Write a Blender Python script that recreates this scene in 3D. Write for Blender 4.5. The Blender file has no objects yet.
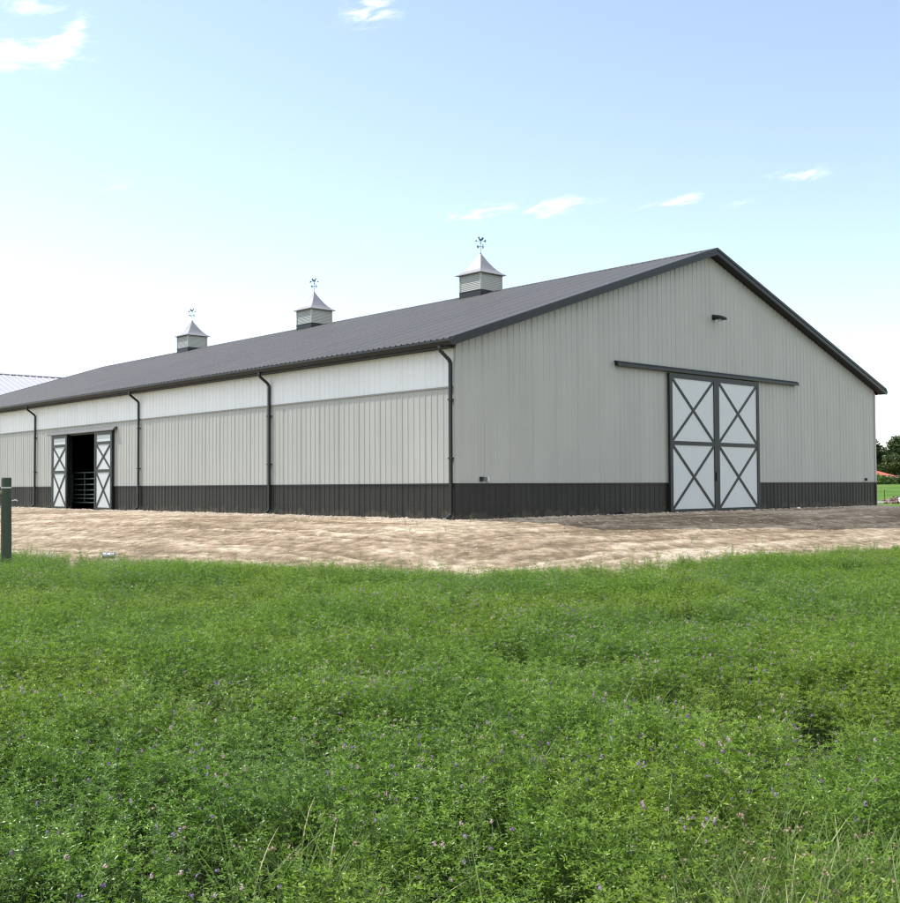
import bpy, math, random
import numpy as np
from mathutils import Vector, Matrix
sc = bpy.context.scene
rnd = random.Random(7)
PI = math.pi

# ------------------------------------------------------------------ camera
F_PX, YAW, PITCH, ROLL = 1080.12, 0.74266, 0.03186, -0.00529
CAM = Vector((-18.0913, -19.4698, 0.8866))
cam_d = bpy.data.cameras.new('camera'); cam = bpy.data.objects.new('camera', cam_d)
sc.collection.objects.link(cam); sc.camera = cam
cam_d.sensor_fit = 'HORIZONTAL'; cam_d.sensor_width = 36.0; cam_d.lens = 36.0 * F_PX / 900.0
cam_d.clip_start = 0.05; cam_d.clip_end = 12000
fw = Vector((math.sin(YAW) * math.cos(PITCH), math.cos(YAW) * math.cos(PITCH), math.sin(PITCH)))
rt = Vector((math.cos(YAW), -math.sin(YAW), 0)); up = rt.cross(fw)
r2 = math.cos(ROLL) * rt + math.sin(ROLL) * up; u2 = -math.sin(ROLL) * rt + math.cos(ROLL) * up
m = Matrix((r2, u2, -fw)).transposed().to_4x4(); m.translation = CAM
cam.matrix_world = m

# ------------------------------------------------------------------ world, sun, exposure
SUN = Vector((-0.39, 0.66, 1.0)).normalized()
SUN_EL = math.asin(SUN.z); SUN_AZ = math.atan2(SUN.x, SUN.y)      # azimuth from +Y towards +X
SKY_STRENGTH = 0.122
w = bpy.data.worlds.new('World'); w.cycles.sampling_method = 'MANUAL'; w.cycles.sample_map_resolution = 2048; sc.world = w; w.use_nodes = True
nt = w.node_tree; nt.nodes.clear(); N = nt.nodes; L = nt.links
def wn(t, **k):
    n = N.new(t)
    for a, b in k.items(): setattr(n, a, b)
    return n
def math_n(op, a, b=None, clamp=False):
    n = wn('ShaderNodeMath', operation=op, use_clamp=clamp)
    for i, v in enumerate((a, b)):
        if v is None: continue
        if isinstance(v, (int, float)): n.inputs[i].default_value = v
        else: L.new(v, n.inputs[i])
    return n.outputs[0]
sky = wn('ShaderNodeTexSky', sky_type='NISHITA', sun_disc=False)
sky.sun_elevation = SUN_EL; sky.sun_rotation = SUN_AZ
sky.air_density = 1.0; sky.dust_density = 0.18; sky.ozone_density = 0.6; sky.altitude = 200
tc = wn('ShaderNodeTexCoord'); sep = wn('ShaderNodeSeparateXYZ'); L.new(tc.outputs['Generated'], sep.inputs[0])
az = math_n('MULTIPLY', math_n('ARCTAN2', sep.outputs[0], sep.outputs[1]), 180 / PI)
el = math_n('MULTIPLY', math_n('ARCSINE', sep.outputs[2]), 180 / PI)
cmb = wn('ShaderNodeCombineXYZ'); L.new(az, cmb.inputs[0]); L.new(math_n('SUBTRACT', math_n('MULTIPLY', el, 3.4), math_n('MULTIPLY', az, .55)), cmb.inputs[1])
n1 = wn('ShaderNodeTexNoise'); n1.inputs['Scale'].default_value = 0.62; n1.inputs['Detail'].default_value = 7
n1.inputs['Roughness'].default_value = 0.62; n1.inputs['Distortion'].default_value = 0.6
L.new(cmb.outputs[0], n1.inputs['Vector'])
clouds = [  # azimuth, elevation, half width, half height (degrees), tilt, weight
    (21.0, 20.7, 2.3, 0.75, 0.10, 1.15), (23.0, 21.6, 1.1, 0.55, 0.9, 0.85), (20.3, 23.2, 1.9, 0.6, -.15, .8),
    (38.4, 24.0, 1.7, 0.8, 0.35, 0.9), (44.2, 14.3, 1.7, 0.42, 0.22, .85), (48.4, 14.5, 2.0, 0.48, 0.16, .95),
    (54.8, 14.5, 1.6, 0.25, 0.12, 1.0), (60.6, 15.3, 1.6, 0.35, 0.08, .75), (57.8, 14.2, .8, .3, .2, .6),
    (64.6, 4.9, 3.2, 1.5, 0.0, .75), (26.0, 15.2, 3.0, .5, .05, .35), (38.5, 13.0, 1.3, .35, .1, .45),
    (12.0, 22.0, 6.0, 1.6, 0.1, 1.0), (76.0, 12.0, 6.0, 1.0, 0.05, .9)]
tot = None
for a0, e0, sw, sh, t, wt in clouds:
    ce = math.cos(math.radians(e0))
    da = math_n('MULTIPLY', math_n('SUBTRACT', az, a0), ce); de = math_n('SUBTRACT', el, e0)
    c, s = math.cos(t), math.sin(t)
    uu = math_n('DIVIDE', math_n('ADD', math_n('MULTIPLY', da, c), math_n('MULTIPLY', de, s)), sw)
    vv = math_n('DIVIDE', math_n('SUBTRACT', math_n('MULTIPLY', de, c), math_n('MULTIPLY', da, s)), sh)
    q = math_n('ADD', math_n('MULTIPLY', uu, uu), math_n('MULTIPLY', vv, vv))
    g = math_n('MULTIPLY', math_n('EXPONENT', math_n('MULTIPLY', q, -1.0)), wt)
    tot = g if tot is None else math_n('ADD', tot, g)
nz = math_n('SUBTRACT', n1.outputs['Fac'], 0.47)
mask = math_n('ADD', math_n('MULTIPLY', tot, 1.0), math_n('MULTIPLY', nz, 3.6))
mr = wn('ShaderNodeMapRange'); mr.interpolation_type = 'SMOOTHSTEP'
L.new(mask, mr.inputs[0]); mr.inputs[1].default_value = 0.30; mr.inputs[2].default_value = 2.25
cmask0 = math_n('MULTIPLY', mr.outputs[0], math_n('MULTIPLY', tot, 1.6, True), True)
# unseen bright clouds added behind the camera to fill the shaded gable
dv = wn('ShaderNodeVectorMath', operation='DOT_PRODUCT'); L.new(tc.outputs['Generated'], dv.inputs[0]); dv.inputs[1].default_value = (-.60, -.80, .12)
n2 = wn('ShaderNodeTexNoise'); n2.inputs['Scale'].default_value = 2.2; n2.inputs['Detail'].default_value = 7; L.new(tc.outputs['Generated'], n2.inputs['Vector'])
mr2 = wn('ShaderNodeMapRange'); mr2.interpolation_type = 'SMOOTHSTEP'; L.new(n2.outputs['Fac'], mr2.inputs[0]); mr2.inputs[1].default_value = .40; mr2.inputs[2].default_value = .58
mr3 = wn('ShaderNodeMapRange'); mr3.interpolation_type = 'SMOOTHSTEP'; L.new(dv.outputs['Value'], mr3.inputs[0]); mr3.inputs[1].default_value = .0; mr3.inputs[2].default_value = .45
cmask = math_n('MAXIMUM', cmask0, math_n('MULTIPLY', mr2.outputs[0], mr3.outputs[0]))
hsv = wn('ShaderNodeHueSaturation'); hsv.inputs['Saturation'].default_value = 0.80; hsv.inputs['Hue'].default_value = 0.498; L.new(sky.outputs[0], hsv.inputs['Color'])
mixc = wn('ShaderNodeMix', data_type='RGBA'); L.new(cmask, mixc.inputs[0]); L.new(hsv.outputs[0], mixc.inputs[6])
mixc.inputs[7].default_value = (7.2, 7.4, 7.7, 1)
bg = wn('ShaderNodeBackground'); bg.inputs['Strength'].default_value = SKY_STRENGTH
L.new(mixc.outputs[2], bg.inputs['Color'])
wo = wn('ShaderNodeOutputWorld'); L.new(bg.outputs[0], wo.inputs[0])

sl = bpy.data.lights.new('sun', 'SUN'); sl.energy = 2.4; sl.angle = math.radians(0.53); sl.color = (1.0, 0.955, 0.87)
so = bpy.data.objects.new('sun', sl); sc.collection.objects.link(so)
so.rotation_euler = (-SUN).to_track_quat('-Z', 'Y').to_euler(); so.location = (0, 0, 60)

sc.view_settings.view_transform = 'Standard'; sc.view_settings.look = 'None'
sc.view_settings.exposure = 1.02; sc.view_settings.gamma = 1.0; sc.view_settings.use_curve_mapping = False
sc.render.engine = 'CYCLES'; sc.cycles.use_denoising = True; sc.cycles.filter_width = 1.2
sc.cycles.max_bounces = 6; sc.cycles.transparent_max_bounces = 4

# ------------------------------------------------------------------ helpers
def link(o): sc.collection.objects.link(o); return o
def tag(o, label=None, cat=None, group=None, kind=None):
    for k, v in (('label', label), ('category', cat), ('group', group), ('kind', kind)):
        if v: o[k] = v
    return o
def empty(name, loc, label=None, cat=None, group=None, rz=0):
    o = bpy.data.objects.new(name, None); o.location = loc; o.rotation_euler = (0, 0, rz); o.empty_display_size = .2
    link(o); return tag(o, label, cat, group)

class MB:
    def __init__(s): s.v = []; s.f = []
    def add(s, vs, fs):
        b = len(s.v); s.v += [tuple(p) for p in vs]; s.f += [tuple(i + b for i in f) for f in fs]; return s
    def box(s, x0, x1, y0, y1, z0, z1):
        return s.add([(x0,y0,z0),(x1,y0,z0),(x1,y1,z0),(x0,y1,z0),(x0,y0,z1),(x1,y0,z1),(x1,y1,z1),(x0,y1,z1)],
              [(3,2,1,0),(4,5,6,7),(0,1,5,4),(1,2,6,5),(2,3,7,6),(3,0,4,7)])
    def prism(s, pts, a0, a1, axis='y'):
        n = len(pts); vs = []
        for a in (a0, a1):
            for p, q in pts: vs.append({'y': (p, a, q), 'x': (a, p, q), 'z': (p, q, a)}[axis])
        fs = [tuple(range(n))[::-1], tuple(range(n, 2*n))]
        for i in range(n): j = (i+1) % n; fs.append((i, j, n+j, n+i))
        return s.add(vs, fs)
    def bar(s, p, q, w, h, up=(0,0,1)):
        p = Vector(p); q = Vector(q); d = (q-p).normalized(); U = Vector(up)
        if abs(d.dot(U)) > .98: U = Vector((1,0,0))
        a = d.cross(U).normalized()*w/2; b = a.cross(d).normalized()*h/2
        vs = [p-a-b, p+a-b, p+a+b, p-a+b, q-a-b, q+a-b, q+a+b, q-a+b]
        return s.add(vs, [(0,1,2,3),(7,6,5,4),(0,4,5,1),(1,5,6,2),(2,6,7,3),(3,7,4,0)])
    def tube(s, pts, r, n=8, cap=True):
        pts = [Vector(p) for p in pts]; rs = r if isinstance(r, (list, tuple)) else [r]*len(pts)
        rings = []; ref = None
        for i, p in enumerate(pts):
            d = (pts[min(i+1, len(pts)-1)] - pts[max(i-1, 0)]).normalized()
            if ref is None: ref = Vector((0,0,1)) if abs(d.z) < .9 else Vector((1,0,0))
            a = d.cross(ref).normalized(); b = a.cross(d).normalized()
            rings.append([p + (a*math.cos(t) + b*math.sin(t))*rs[i] for t in [2*PI*k/n for k in range(n)]])
        vs = [q for g in rings for q in g]; fs = []
        for i in range(len(pts)-1):
            for k in range(n):
                j = (k+1) % n; fs.append((i*n+k, i*n+j, (i+1)*n+j, (i+1)*n+k))
        if cap: fs += [tuple(range(n))[::-1], tuple((len(pts)-1)*n+k for k in range(n))]
        return s.add(vs, fs)
    def rtube(s, pts, w, d, side):                                  # rectangular tube swept along pts; side = width direction
        pts = [Vector(p) for p in pts]; S = Vector(side).normalized(); vs = []; fs = []
        for i, p in enumerate(pts):
            t = (pts[min(i+1, len(pts)-1)] - pts[max(i-1, 0)]).normalized(); o = t.cross(S).normalized()
            for a, b in ((-1,-1),(1,-1),(1,1),(-1,1)): vs.append(p + S*a*w/2 + o*b*d/2)
        for i in range(len(pts)-1):
            for k in range(4):
                j = (k+1) % 4; fs.append((i*4+k, i*4+j, (i+1)*4+j, (i+1)*4+k))
        k = (len(pts)-1)*4; fs += [(3,2,1,0), (k,k+1,k+2,k+3)]
        return s.add(vs, fs)
    def build(s, name, mat, parent=None, smooth=False, bevel=0):
        me = bpy.data.meshes.new(name); me.from_pydata(s.v, [], s.f); me.materials.append(mat)
        if smooth: me.polygons.foreach_set('use_smooth', [True]*len(me.polygons))
        me.update()
        o = bpy.data.objects.new(name, me); link(o)
        if parent: o.parent = parent
        if bevel:
            b = o.modifiers.new('bevel', 'BEVEL'); b.width = bevel; b.segments = 2; b.limit_method = 'ANGLE'; b.angle_limit = .6
        return o

def copy_tree(o, parent=None, **kw):
    c = o.copy(); link(c); c.parent = parent
    if parent is not None: c.matrix_parent_inverse = o.matrix_parent_inverse.copy()
    for ch in list(o.children): copy_tree(ch, c)
    return c

def mat(name, col, rough=.5, metal=0.0, var=.06, scale=3.0, stretch=(1,1,1), bump=0, bscale=30, spec=.5, col2=None, vscale=None):
    m_ = bpy.data.materials.new(name); m_.use_nodes = True; t = m_.node_tree; b = t.nodes['Principled BSDF']
    b.inputs['Roughness'].default_value = rough; b.inputs['Metallic'].default_value = metal
    b.inputs['Specular IOR Level'].default_value = spec
    g = t.nodes.new('ShaderNodeNewGeometry'); mp = t.nodes.new('ShaderNodeMapping'); mp.inputs['Scale'].default_value = stretch
    t.links.new(g.outputs['Position'], mp.inputs[0])
    n = t.nodes.new('ShaderNodeTexNoise'); n.inputs['Scale'].default_value = scale; n.inputs['Detail'].default_value = 6; n.inputs['Roughness'].default_value = .6
    t.links.new(mp.outputs[0], n.inputs['Vector'])
    r = t.nodes.new('ShaderNodeValToRGB'); e = r.color_ramp.elements
    c2 = col2 or tuple(c*(1+var) for c in col); c1 = tuple(c*(1-var) for c in col) if not col2 else col
    e[0].position = .32; e[1].position = .68; e[0].color = (*c1, 1); e[1].color = (*[min(1, c) for c in c2], 1)
    t.links.new(n.outputs['Fac'], r.inputs[0]); t.links.new(r.outputs[0], b.inputs['Base Color'])
    if bump:
        n2 = t.nodes.new('ShaderNodeTexNoise'); n2.inputs['Scale'].default_value = bscale; n2.inputs['Detail'].default_value = 5
        t.links.new(mp.outputs[0], n2.inputs['Vector'])
        bp_ = t.nodes.new('ShaderNodeBump'); bp_.inputs['Strength'].default_value = bump; bp_.inputs['Distance'].default_value = .02
        t.links.new(n2.outputs['Fac'], bp_.inputs['Height']); t.links.new(bp_.outputs[0], b.inputs['Normal'])
    return m_

M = dict(
 cream = mat('cream painted steel', (.352,.356,.333), .5, var=.05, scale=1.1, stretch=(1,1,.35)),
 white = mat('white painted steel', (.74,.75,.75), .45, var=.03, scale=1.2, stretch=(1,1,.3)),
 panel = mat('white door panel', (.49,.52,.535), .4, var=.02, scale=1.5),
 char  = mat('charcoal painted steel', (.0185,.0175,.0150), .5, var=.12, scale=1.5, stretch=(1,1,.5), spec=.3),
 trim  = mat('dark bronze trim', (.014,.0155,.017), .42, var=.12, scale=3, spec=.35),
 soffit= mat('dark soffit', (.010,.010,.010), .7, var=.1),
 tan   = mat('taupe trim', (.27,.25,.22), .5, var=.05),
 roof  = mat('charcoal grey roof steel', (.128,.118,.110), .40, metal=0.0, var=.05, scale=.35, stretch=(1,1,1), spec=.5),
 cover = mat('grey track cover', (.11,.105,.11), .45, var=.1),
 cup   = mat('cupola roof metal', (.34,.32,.32), .38, metal=.2, var=.06, scale=3),
 wroof = mat('white roof steel', (.46,.445,.465), .45, var=.04, scale=.5),
 dark  = mat('black iron', (.012,.014,.018), .5, var=.1),
 vane  = mat('blued weathervane steel', (.06,.08,.12), .4, var=.1),
 galv  = mat('galvanised steel', (.42,.43,.44), .35, metal=.8, var=.12, scale=14),
 gate  = mat('green gate paint', (.055,.085,.08), .45, var=.15, scale=8),
 wood  = mat('raw interior timber', (.10,.075,.05), .8, var=.25, scale=4, stretch=(1,1,.1)),
 post  = mat('weathered treated post', (.045,.060,.038), .85, var=.35, scale=9, stretch=(1,1,.12), bump=.6, bscale=40),
 rail  = mat('bare wooden rail', (.26,.18,.11), .8, var=.25, scale=12, bump=.4),
 screw = mat('screw heads', (.20,.20,.19), .5),
 bark  = mat('tree bark', (.07,.055,.04), .9, var=.3, scale=2),
 red   = mat('red roof tiles', (.50,.13,.085), .7, var=.12, scale=2),
 housew= mat('house wall', (.16,.14,.12), .8),
 brick = mat('broken brick', (.20,.12,.095), .85, var=.3, scale=3, col2=(.33,.24,.20)),
 plast = mat('white plastic', (.8,.8,.8), .4),
 stone = mat('limestone gravel', (.38,.32,.26), .85, var=.3, scale=9, bump=.4, col2=(.56,.48,.40)),
 lens  = mat('lamp lens', (.35,.36,.36), .2),
)

def extend(m_, kind):
    t = m_.node_tree; b = t.nodes['Principled BSDF']; src = b.inputs['Base Color'].links[0].from_socket
    g = [n for n in t.nodes if n.type == 'NEW_GEOMETRY'][0]; sp_ = t.nodes.new('ShaderNodeSeparateXYZ'); t.links.new(g.outputs['Position'], sp_.inputs[0])
    def mn(op, a, b_):
        n_ = t.nodes.new('ShaderNodeMath'); n_.operation = op
        for i, v in enumerate((a, b_)):
            if isinstance(v, (int, float)): n_.inputs[i].default_value = v
            elif v is not None: t.links.new(v, n_.inputs[i])
        return n_.outputs[0]
    def mix(f, a, b_, mode='MIX'):
        n_ = t.nodes.new('ShaderNodeMix'); n_.data_type = 'RGBA'; n_.blend_type = mode; n_.inputs[0].default_value = 1.0
        if not isinstance(f, float): t.links.new(f, n_.inputs[0])
        t.links.new(a, n_.inputs[6])
        if isinstance(b_, tuple): n_.inputs[7].default_value = (*b_, 1)
        else: t.links.new(b_, n_.inputs[7])
        return n_.outputs[2]
    if 'sheet' in kind:                                             # each 3 ft sheet slightly different
        wnz = t.nodes.new('ShaderNodeTexWhiteNoise'); wnz.noise_dimensions = '2D'; cv = t.nodes.new('ShaderNodeCombineXYZ')
        t.links.new(mn('FLOOR', mn('DIVIDE', sp_.outputs[0], .9144 if 'x' in kind else 500.0), None), cv.inputs[0])
        t.links.new(mn('FLOOR', mn('DIVIDE', mn('ADD', sp_.outputs[1], .657), .9144), None), cv.inputs[1]); t.links.new(cv.outputs[0], wnz.inputs['Vector'])
        v = mn('ADD', mn('MULTIPLY', wnz.outputs['Value'], .055), .972); cc = t.nodes.new('ShaderNodeCombineXYZ')
        for i in range(3): t.links.new(v, cc.inputs[i])
        src = mix(1.0, src, cc.outputs[0], 'MULTIPLY')
        t.links.new(mn('ADD', mn('MULTIPLY', wnz.outputs['Value'], .10), b.inputs['Roughness'].default_value-.05), b.inputs['Roughness'])
    if 'dust' in kind:                                              # splashed mud low on the panels
        nn = t.nodes.new('ShaderNodeTexNoise'); nn.inputs['Scale'].default_value = 3.5; nn.inputs['Detail'].default_value = 8; t.links.new(g.outputs['Position'], nn.inputs['Vector'])
        f = mn('ADD', mn('MULTIPLY', mn('SUBTRACT', .30, sp_.outputs[2]), 2.6), mn('MULTIPLY', mn('SUBTRACT', nn.outputs['Fac'], .62), 2.5))
        cl_ = t.nodes.new('ShaderNodeClamp'); t.links.new(f, cl_.inputs[0]); cl_.inputs[2].default_value = .13
        src = mix(cl_.outputs[0], src, (.24, .18, .125))
    t.links.new(src, b.inputs['Base Color'])
for k_, kd in (('cream', 'sheet x'), ('white', 'sheet x'), ('char', 'sheet x dust'), ('roof', 'sheet')): extend(M[k_], kd)

# ------------------------------------------------------------------ numpy noise
def vnoise(x, y, seed=0):
    xi = np.floor(x).astype(np.int64); yi = np.floor(y).astype(np.int64); fx = x-xi; fy = y-yi
    fx = fx*fx*(3-2*fx); fy = fy*fy*(3-2*fy)
    def h(a, b):
        k = (a*374761393 + b*668265263 + seed*1274126177) & 0xffffffff
        k = ((k ^ (k >> 13))*1103515245) & 0xffffffff
        k = ((k ^ (k >> 15))*2246822519) & 0xffffffff
        return ((k ^ (k >> 16)) & 0xffffff)/float(0xffffff)
    return (h(xi,yi)*(1-fx)+h(xi+1,yi)*fx)*(1-fy) + (h(xi,yi+1)*(1-fx)+h(xi+1,yi+1)*fx)*fy
def fbm(x, y, o=4, seed=0, g=.5):
    a = 1.0; t = 0; n = 0
    for k in range(o): t = t + a*vnoise(x*2**k+17.3*k, y*2**k-9.1*k, seed+k); n += a; a *= g
    return t/n
def sst(a, b, x): t = np.clip((x-a)/(b-a), 0, 1); return t*t*(3-2*t)

# ------------------------------------------------------------------ terrain
BW, BL = 21.9, 43.0
EDGE = [(-60,75),(-26,40),(-16,19),(-11.6,9),(-9.75,3.0),(-9.35,-1.2),(-7.9,-5.1),(-7.0,-7.8),(-4.9,-8.75),(-1.9,-8.6),(3.1,-9.1),(9,-10.0),(16,-12.2),(26,-15),(60,-24)]
def edge_sd(x, y):                                                  # + inside the alfalfa field
    x = np.asarray(x, float); y = np.asarray(y, float); best = np.full(x.shape, 1e9); sg = np.ones(x.shape)
    for (ax, ay), (bx, by) in zip(EDGE[:-1], EDGE[1:]):
        dx, dy = bx-ax, by-ay; t = np.clip(((x-ax)*dx+(y-ay)*dy)/(dx*dx+dy*dy), 0, 1)
        d = np.hypot(x-ax-t*dx, y-ay-t*dy); cr = dx*(y-ay)-dy*(x-ax)
        k = d < best-1e-9; best = np.where(k, d, best); sg = np.where(k, np.where(cr < 0, 1, -1), sg)
    return best*sg
def bdist(x, y):
    dx = np.maximum(np.maximum(-x, x-BW), 0); dy = np.maximum(np.maximum(-y, y-BL), 0); return np.hypot(dx, dy)
def height(x, y):
    x = np.asarray(x, float); y = np.asarray(y, float)
    z = -0.70*sst(.8, 9.8, bdist(x, y))
    s = .9*x+.43*y
    z = z*(1-sst(22, 44, s)) + sst(22, 44, s)*(-.42)
    z = z + sst(55, 165, s)*1.24 - sst(175, 200, s)*.95
    z = z + .05*(fbm(x*.12, y*.12, 3, 5)-.5)*sst(2, 9, bdist(x, y))
    return z
def H(x, y): return float(height(np.array([x]), np.array([y]))[0])

def axis_lines(a, b, st, far):
    mid = list(np.arange(a, b+st*.5, st)); lo = []; v = a; q = st
    while v > -far: q *= 1.35; v -= q; lo.append(v)
    hi = []; v = mid[-1]; q = st
    while v < far: q *= 1.35; v += q; hi.append(v)
    return np.array(lo[::-1]+mid+hi)
def grid_mesh(name, X, Y, Z, mat_, keep=None, attr=None, parent=None, smooth=True):
    ny, nx = X.shape; co = np.stack([X, Y, Z], -1).reshape(-1, 3)
    i = np.arange((ny-1)*(nx-1)); r = i//(nx-1); c = i % (nx-1); a = r*nx+c
    q = np.stack([a, a+1, a+nx+1, a+nx], -1)
    if keep is not None:
        kk = keep.reshape(-1); q = q[kk[q].all(1)]; used = np.zeros(len(co), bool); used[q.ravel()] = True
        mp = np.cumsum(used)-1; co = co[used]; q = mp[q]
    else: used = np.ones(len(co), bool)
    me = bpy.data.meshes.new(name); me.vertices.add(len(co)); me.vertices.foreach_set('co', co.ravel())
    me.loops.add(q.size); me.loops.foreach_set('vertex_index', q.ravel().astype(np.int32))
    me.polygons.add(len(q)); me.polygons.foreach_set('loop_start', np.arange(0, q.size, 4, dtype=np.int32))
    me.update(calc_edges=True)
    if smooth: me.polygons.foreach_set('use_smooth', np.ones(len(q), bool))
    if attr:
        for k, v in attr.items():
            at = me.attributes.new(k, 'FLOAT', 'POINT'); at.data.foreach_set('value', v.reshape(-1)[used].astype(np.float32))
    me.materials.append(mat_)
    o = bpy.data.objects.new(name, me); link(o); return o

# ground material: grass far away, dark soil under the alfalfa near
gm = bpy.data.materials.new('field ground'); gm.use_nodes = True; t = gm.node_tree; b = t.nodes['Principled BSDF']
b.inputs['Roughness'].default_value = .95; b.inputs['Specular IOR Level'].default_value = .15
geo = t.nodes.new('ShaderNodeNewGeometry')
def nnode(tr, sc_, det=5, st=(1,1,1)):
    mp = tr.nodes.new('ShaderNodeMapping'); mp.inputs['Scale'].default_value = st
    g_ = [n for n in tr.nodes if n.type == 'NEW_GEOMETRY'][0]; tr.links.new(g_.outputs['Position'], mp.inputs[0])
    n_ = tr.nodes.new('ShaderNodeTexNoise'); n_.inputs['Scale'].default_value = sc_; n_.inputs['Detail'].default_value = det
    tr.links.new(mp.outputs[0], n_.inputs['Vector']); return n_.outputs['Fac']
def ramp(tr, src, stops):
    r = tr.nodes.new('ShaderNodeValToRGB'); e = r.color_ramp.elements
    while len(e) < len(stops): e.new(.5)
    for k, (p_, c_) in enumerate(stops): e[k].position = p_; e[k].color = (*c_, 1)
    tr.links.new(src, r.inputs[0]); return r.outputs[0]
def mixrgb(tr, f, a, b_, mode='MIX'):
    n_ = tr.nodes.new('ShaderNodeMix'); n_.data_type = 'RGBA'; n_.blend_type = mode
    for i, v in ((0, f), (6, a), (7, b_)):
        if isinstance(v, (int, float)): n_.inputs[i].default_value = v
        elif isinstance(v, tuple): n_.inputs[i].default_value = (*v, 1)
        else: tr.links.new(v, n_.inputs[i])
    return n_.outputs[2]
grass = ramp(t, nnode(t, .045, 4, (1, 2.2, 1)), [(.35, (.060,.125,.018)), (.52, (.095,.185,.022)), (.66, (.15,.21,.035))])
gfine = ramp(t, nnode(t, 3.0, 5), [(.3, (.6,.6,.6)), (.7, (1.25,1.25,1.2))])
grass = mixrgb(t, .8, grass, gfine, 'MULTIPLY')
soil = ramp(t, nnode(t, 6, 5), [(.3, (.018,.026,.010)), (.7, (.045,.05,.022))])
at = t.nodes.new('ShaderNodeAttribute'); at.attribute_name = 'soil'
t.links.new(mixrgb(t, at.outputs['Fac'], grass, soil), b.inputs['Base Color'])

xs = axis_lines(-42, 66, 1.0, 6000); ys = axis_lines(-42, 66, 1.0, 6000)
X, Y = np.meshgrid(xs, ys); Z = height(X, Y)
sd = edge_sd(X, Y)
in_yard = (sd < 1.6) & (bdist(X, Y) < 16)
Z = Z - np.where(in_yard & (X < 37), .10, 0.0) - .02
soilm = np.where((sd > -3) & (np.hypot(X-CAM.x, Y-CAM.y) < 45), 1.0, 0.0)
ground = grid_mesh('ground', X, Y, Z, gm, attr={'soil': soilm}); tag(ground, kind='structure')

# dirt yard: fine sheet with ruts and clods
dm = bpy.data.materials.new('sandy yard dirt'); dm.use_nodes = True; t = dm.node_tree; b = t.nodes['Principled BSDF']
b.inputs['Roughness'].default_value = .95; b.inputs['Specular IOR Level'].default_value = .2
t.nodes.new('ShaderNodeNewGeometry')
ta = t.nodes.new('ShaderNodeAttribute'); ta.attribute_name = 'tone'
base = ramp(t, ta.outputs['Fac'], [(.18, (.19,.140,.090)), (.42, (.285,.215,.145)), (.62, (.365,.285,.200)), (.88, (.50,.415,.315))])
f1 = ramp(t, nnode(t, 4.5, 14, (1,1,1)), [(.42, (.80,.78,.75)), (.485, (.97,.97,.97)), (.515, (1.04,1.04,1.04)), (.60, (1.20,1.19,1.17))])
base = mixrgb(t, .9, base, f1, 'MULTIPLY')
f2 = ramp(t, nnode(t, 24, 8), [(.35, (.70,.69,.68)), (.65, (1.25,1.25,1.25))])
t.links.new(mixrgb(t, .8, base, f2, 'MULTIPLY'), b.inputs['Base Color'])
bp_ = t.nodes.new('ShaderNodeBump'); bp_.inputs['Strength'].default_value = .7; bp_.inputs['Distance'].default_value = .04
t.links.new(nnode(t, 9, 10), bp_.inputs['Height']); t.links.new(bp_.outputs[0], b.inputs['Normal'])

st = .075
X, Y = np.meshgrid(np.arange(-17, 38, st), np.arange(-19, 46, st))
bd = bdist(X, Y)
def yard_surface(X, Y):
    bd = bdist(X, Y)
    wx = fbm(X*.35, Y*.35, 3, 11)*2-1; wy = fbm(X*.35+40, Y*.35, 3, 12)*2-1
    U = X+1.6*wx; V = Y+1.6*wy
    side = sst(-3, 3, (Y - 0) - (X + 0)*1.0 - 0)                  # 1 beside the long wall, 0 in front of the gable
    a1 = fbm(U*.22, V*1.9, 4, 21); a2 = fbm(U*1.7, V*.26, 4, 22)
    a3 = fbm((U+V)*.3, (U-V)*1.6, 4, 25)
    a4 = fbm(U*.55, V*1.6, 4, 27); a5 = fbm(U*1.1, V*1.1, 4, 28); st_ = (a1*.4+a4*.6)*(1-side) + (a2*.15+a3*.35+a5*.5)*side
    def ruts(c, wv): return np.exp(-((c)/wv)**2)
    r = 0
    for off in (-7.4, -6.3, -5.7, -4.6, -4.1, -3.2, -2.5): r = r + ruts((.6*V+.4*Y) - off - .05*X*(off/5.), .09)*(1-side)*(.4+.8*fbm(X*.5, Y*.5+off, 2, 55))
    for off in (-8.3, -7.2, -6.5, -5.6, -4.6, -3.9, -3.1, -2.2): r = r + ruts((.5*U+.5*X) - off - .8*np.sin(Y*.11+off), .09)*side*(.4+.8*fbm(X*.5+off, Y*.5, 2, 56))
    for off in (17.5, 19.2, 22.8, 24.5): r = r + ruts((.4*V+.6*Y) - off + .55*X + .05*X*X, .10)*side
    cl = fbm(X*2.6, Y*2.6, 4, 31); fine = fbm(X*6.5, Y*6.5, 2, 33)
    z = (st_-.5)*.06*sst(0, 1.5, bd) + (cl-.5)*.022 + (fine-.5)*.020 - r*.03
    berm = np.exp(-((bd-.28)/.22)**2)*(bd > 0)
    z = z + berm*(.02+.06*fbm(X*3, Y*3, 3, 41))
    lw = fbm(X*.5+3, Y*.5, 3, 58)-.5
    l1 = fbm(X*.13, (Y+.9*lw)*3.6+.12*X, 4, 57, .6); l2 = fbm((X+.9*lw+.010*Y*Y)*3.6, Y*.13, 4, 59, .6)
    lines = l1*(1-side)+l2*side
    z = z + (lines-.5)*.05*sst(.3, 1.2, bd)
    tone = .50 + (lines-.5)*1.15 + (st_-.5)*1.05 + (cl-.5)*.4 + (fbm(X*.3, Y*.3, 2, 51)-.5)*.4 - r*.16 + (fine-.5)*.7
    tone = tone + .12*sst(5.5, 8.5, bd) + berm*.18
    return z, tone
dz, tone = yard_surface(X, Y)
Z = height(X, Y) + dz + .012
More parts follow.
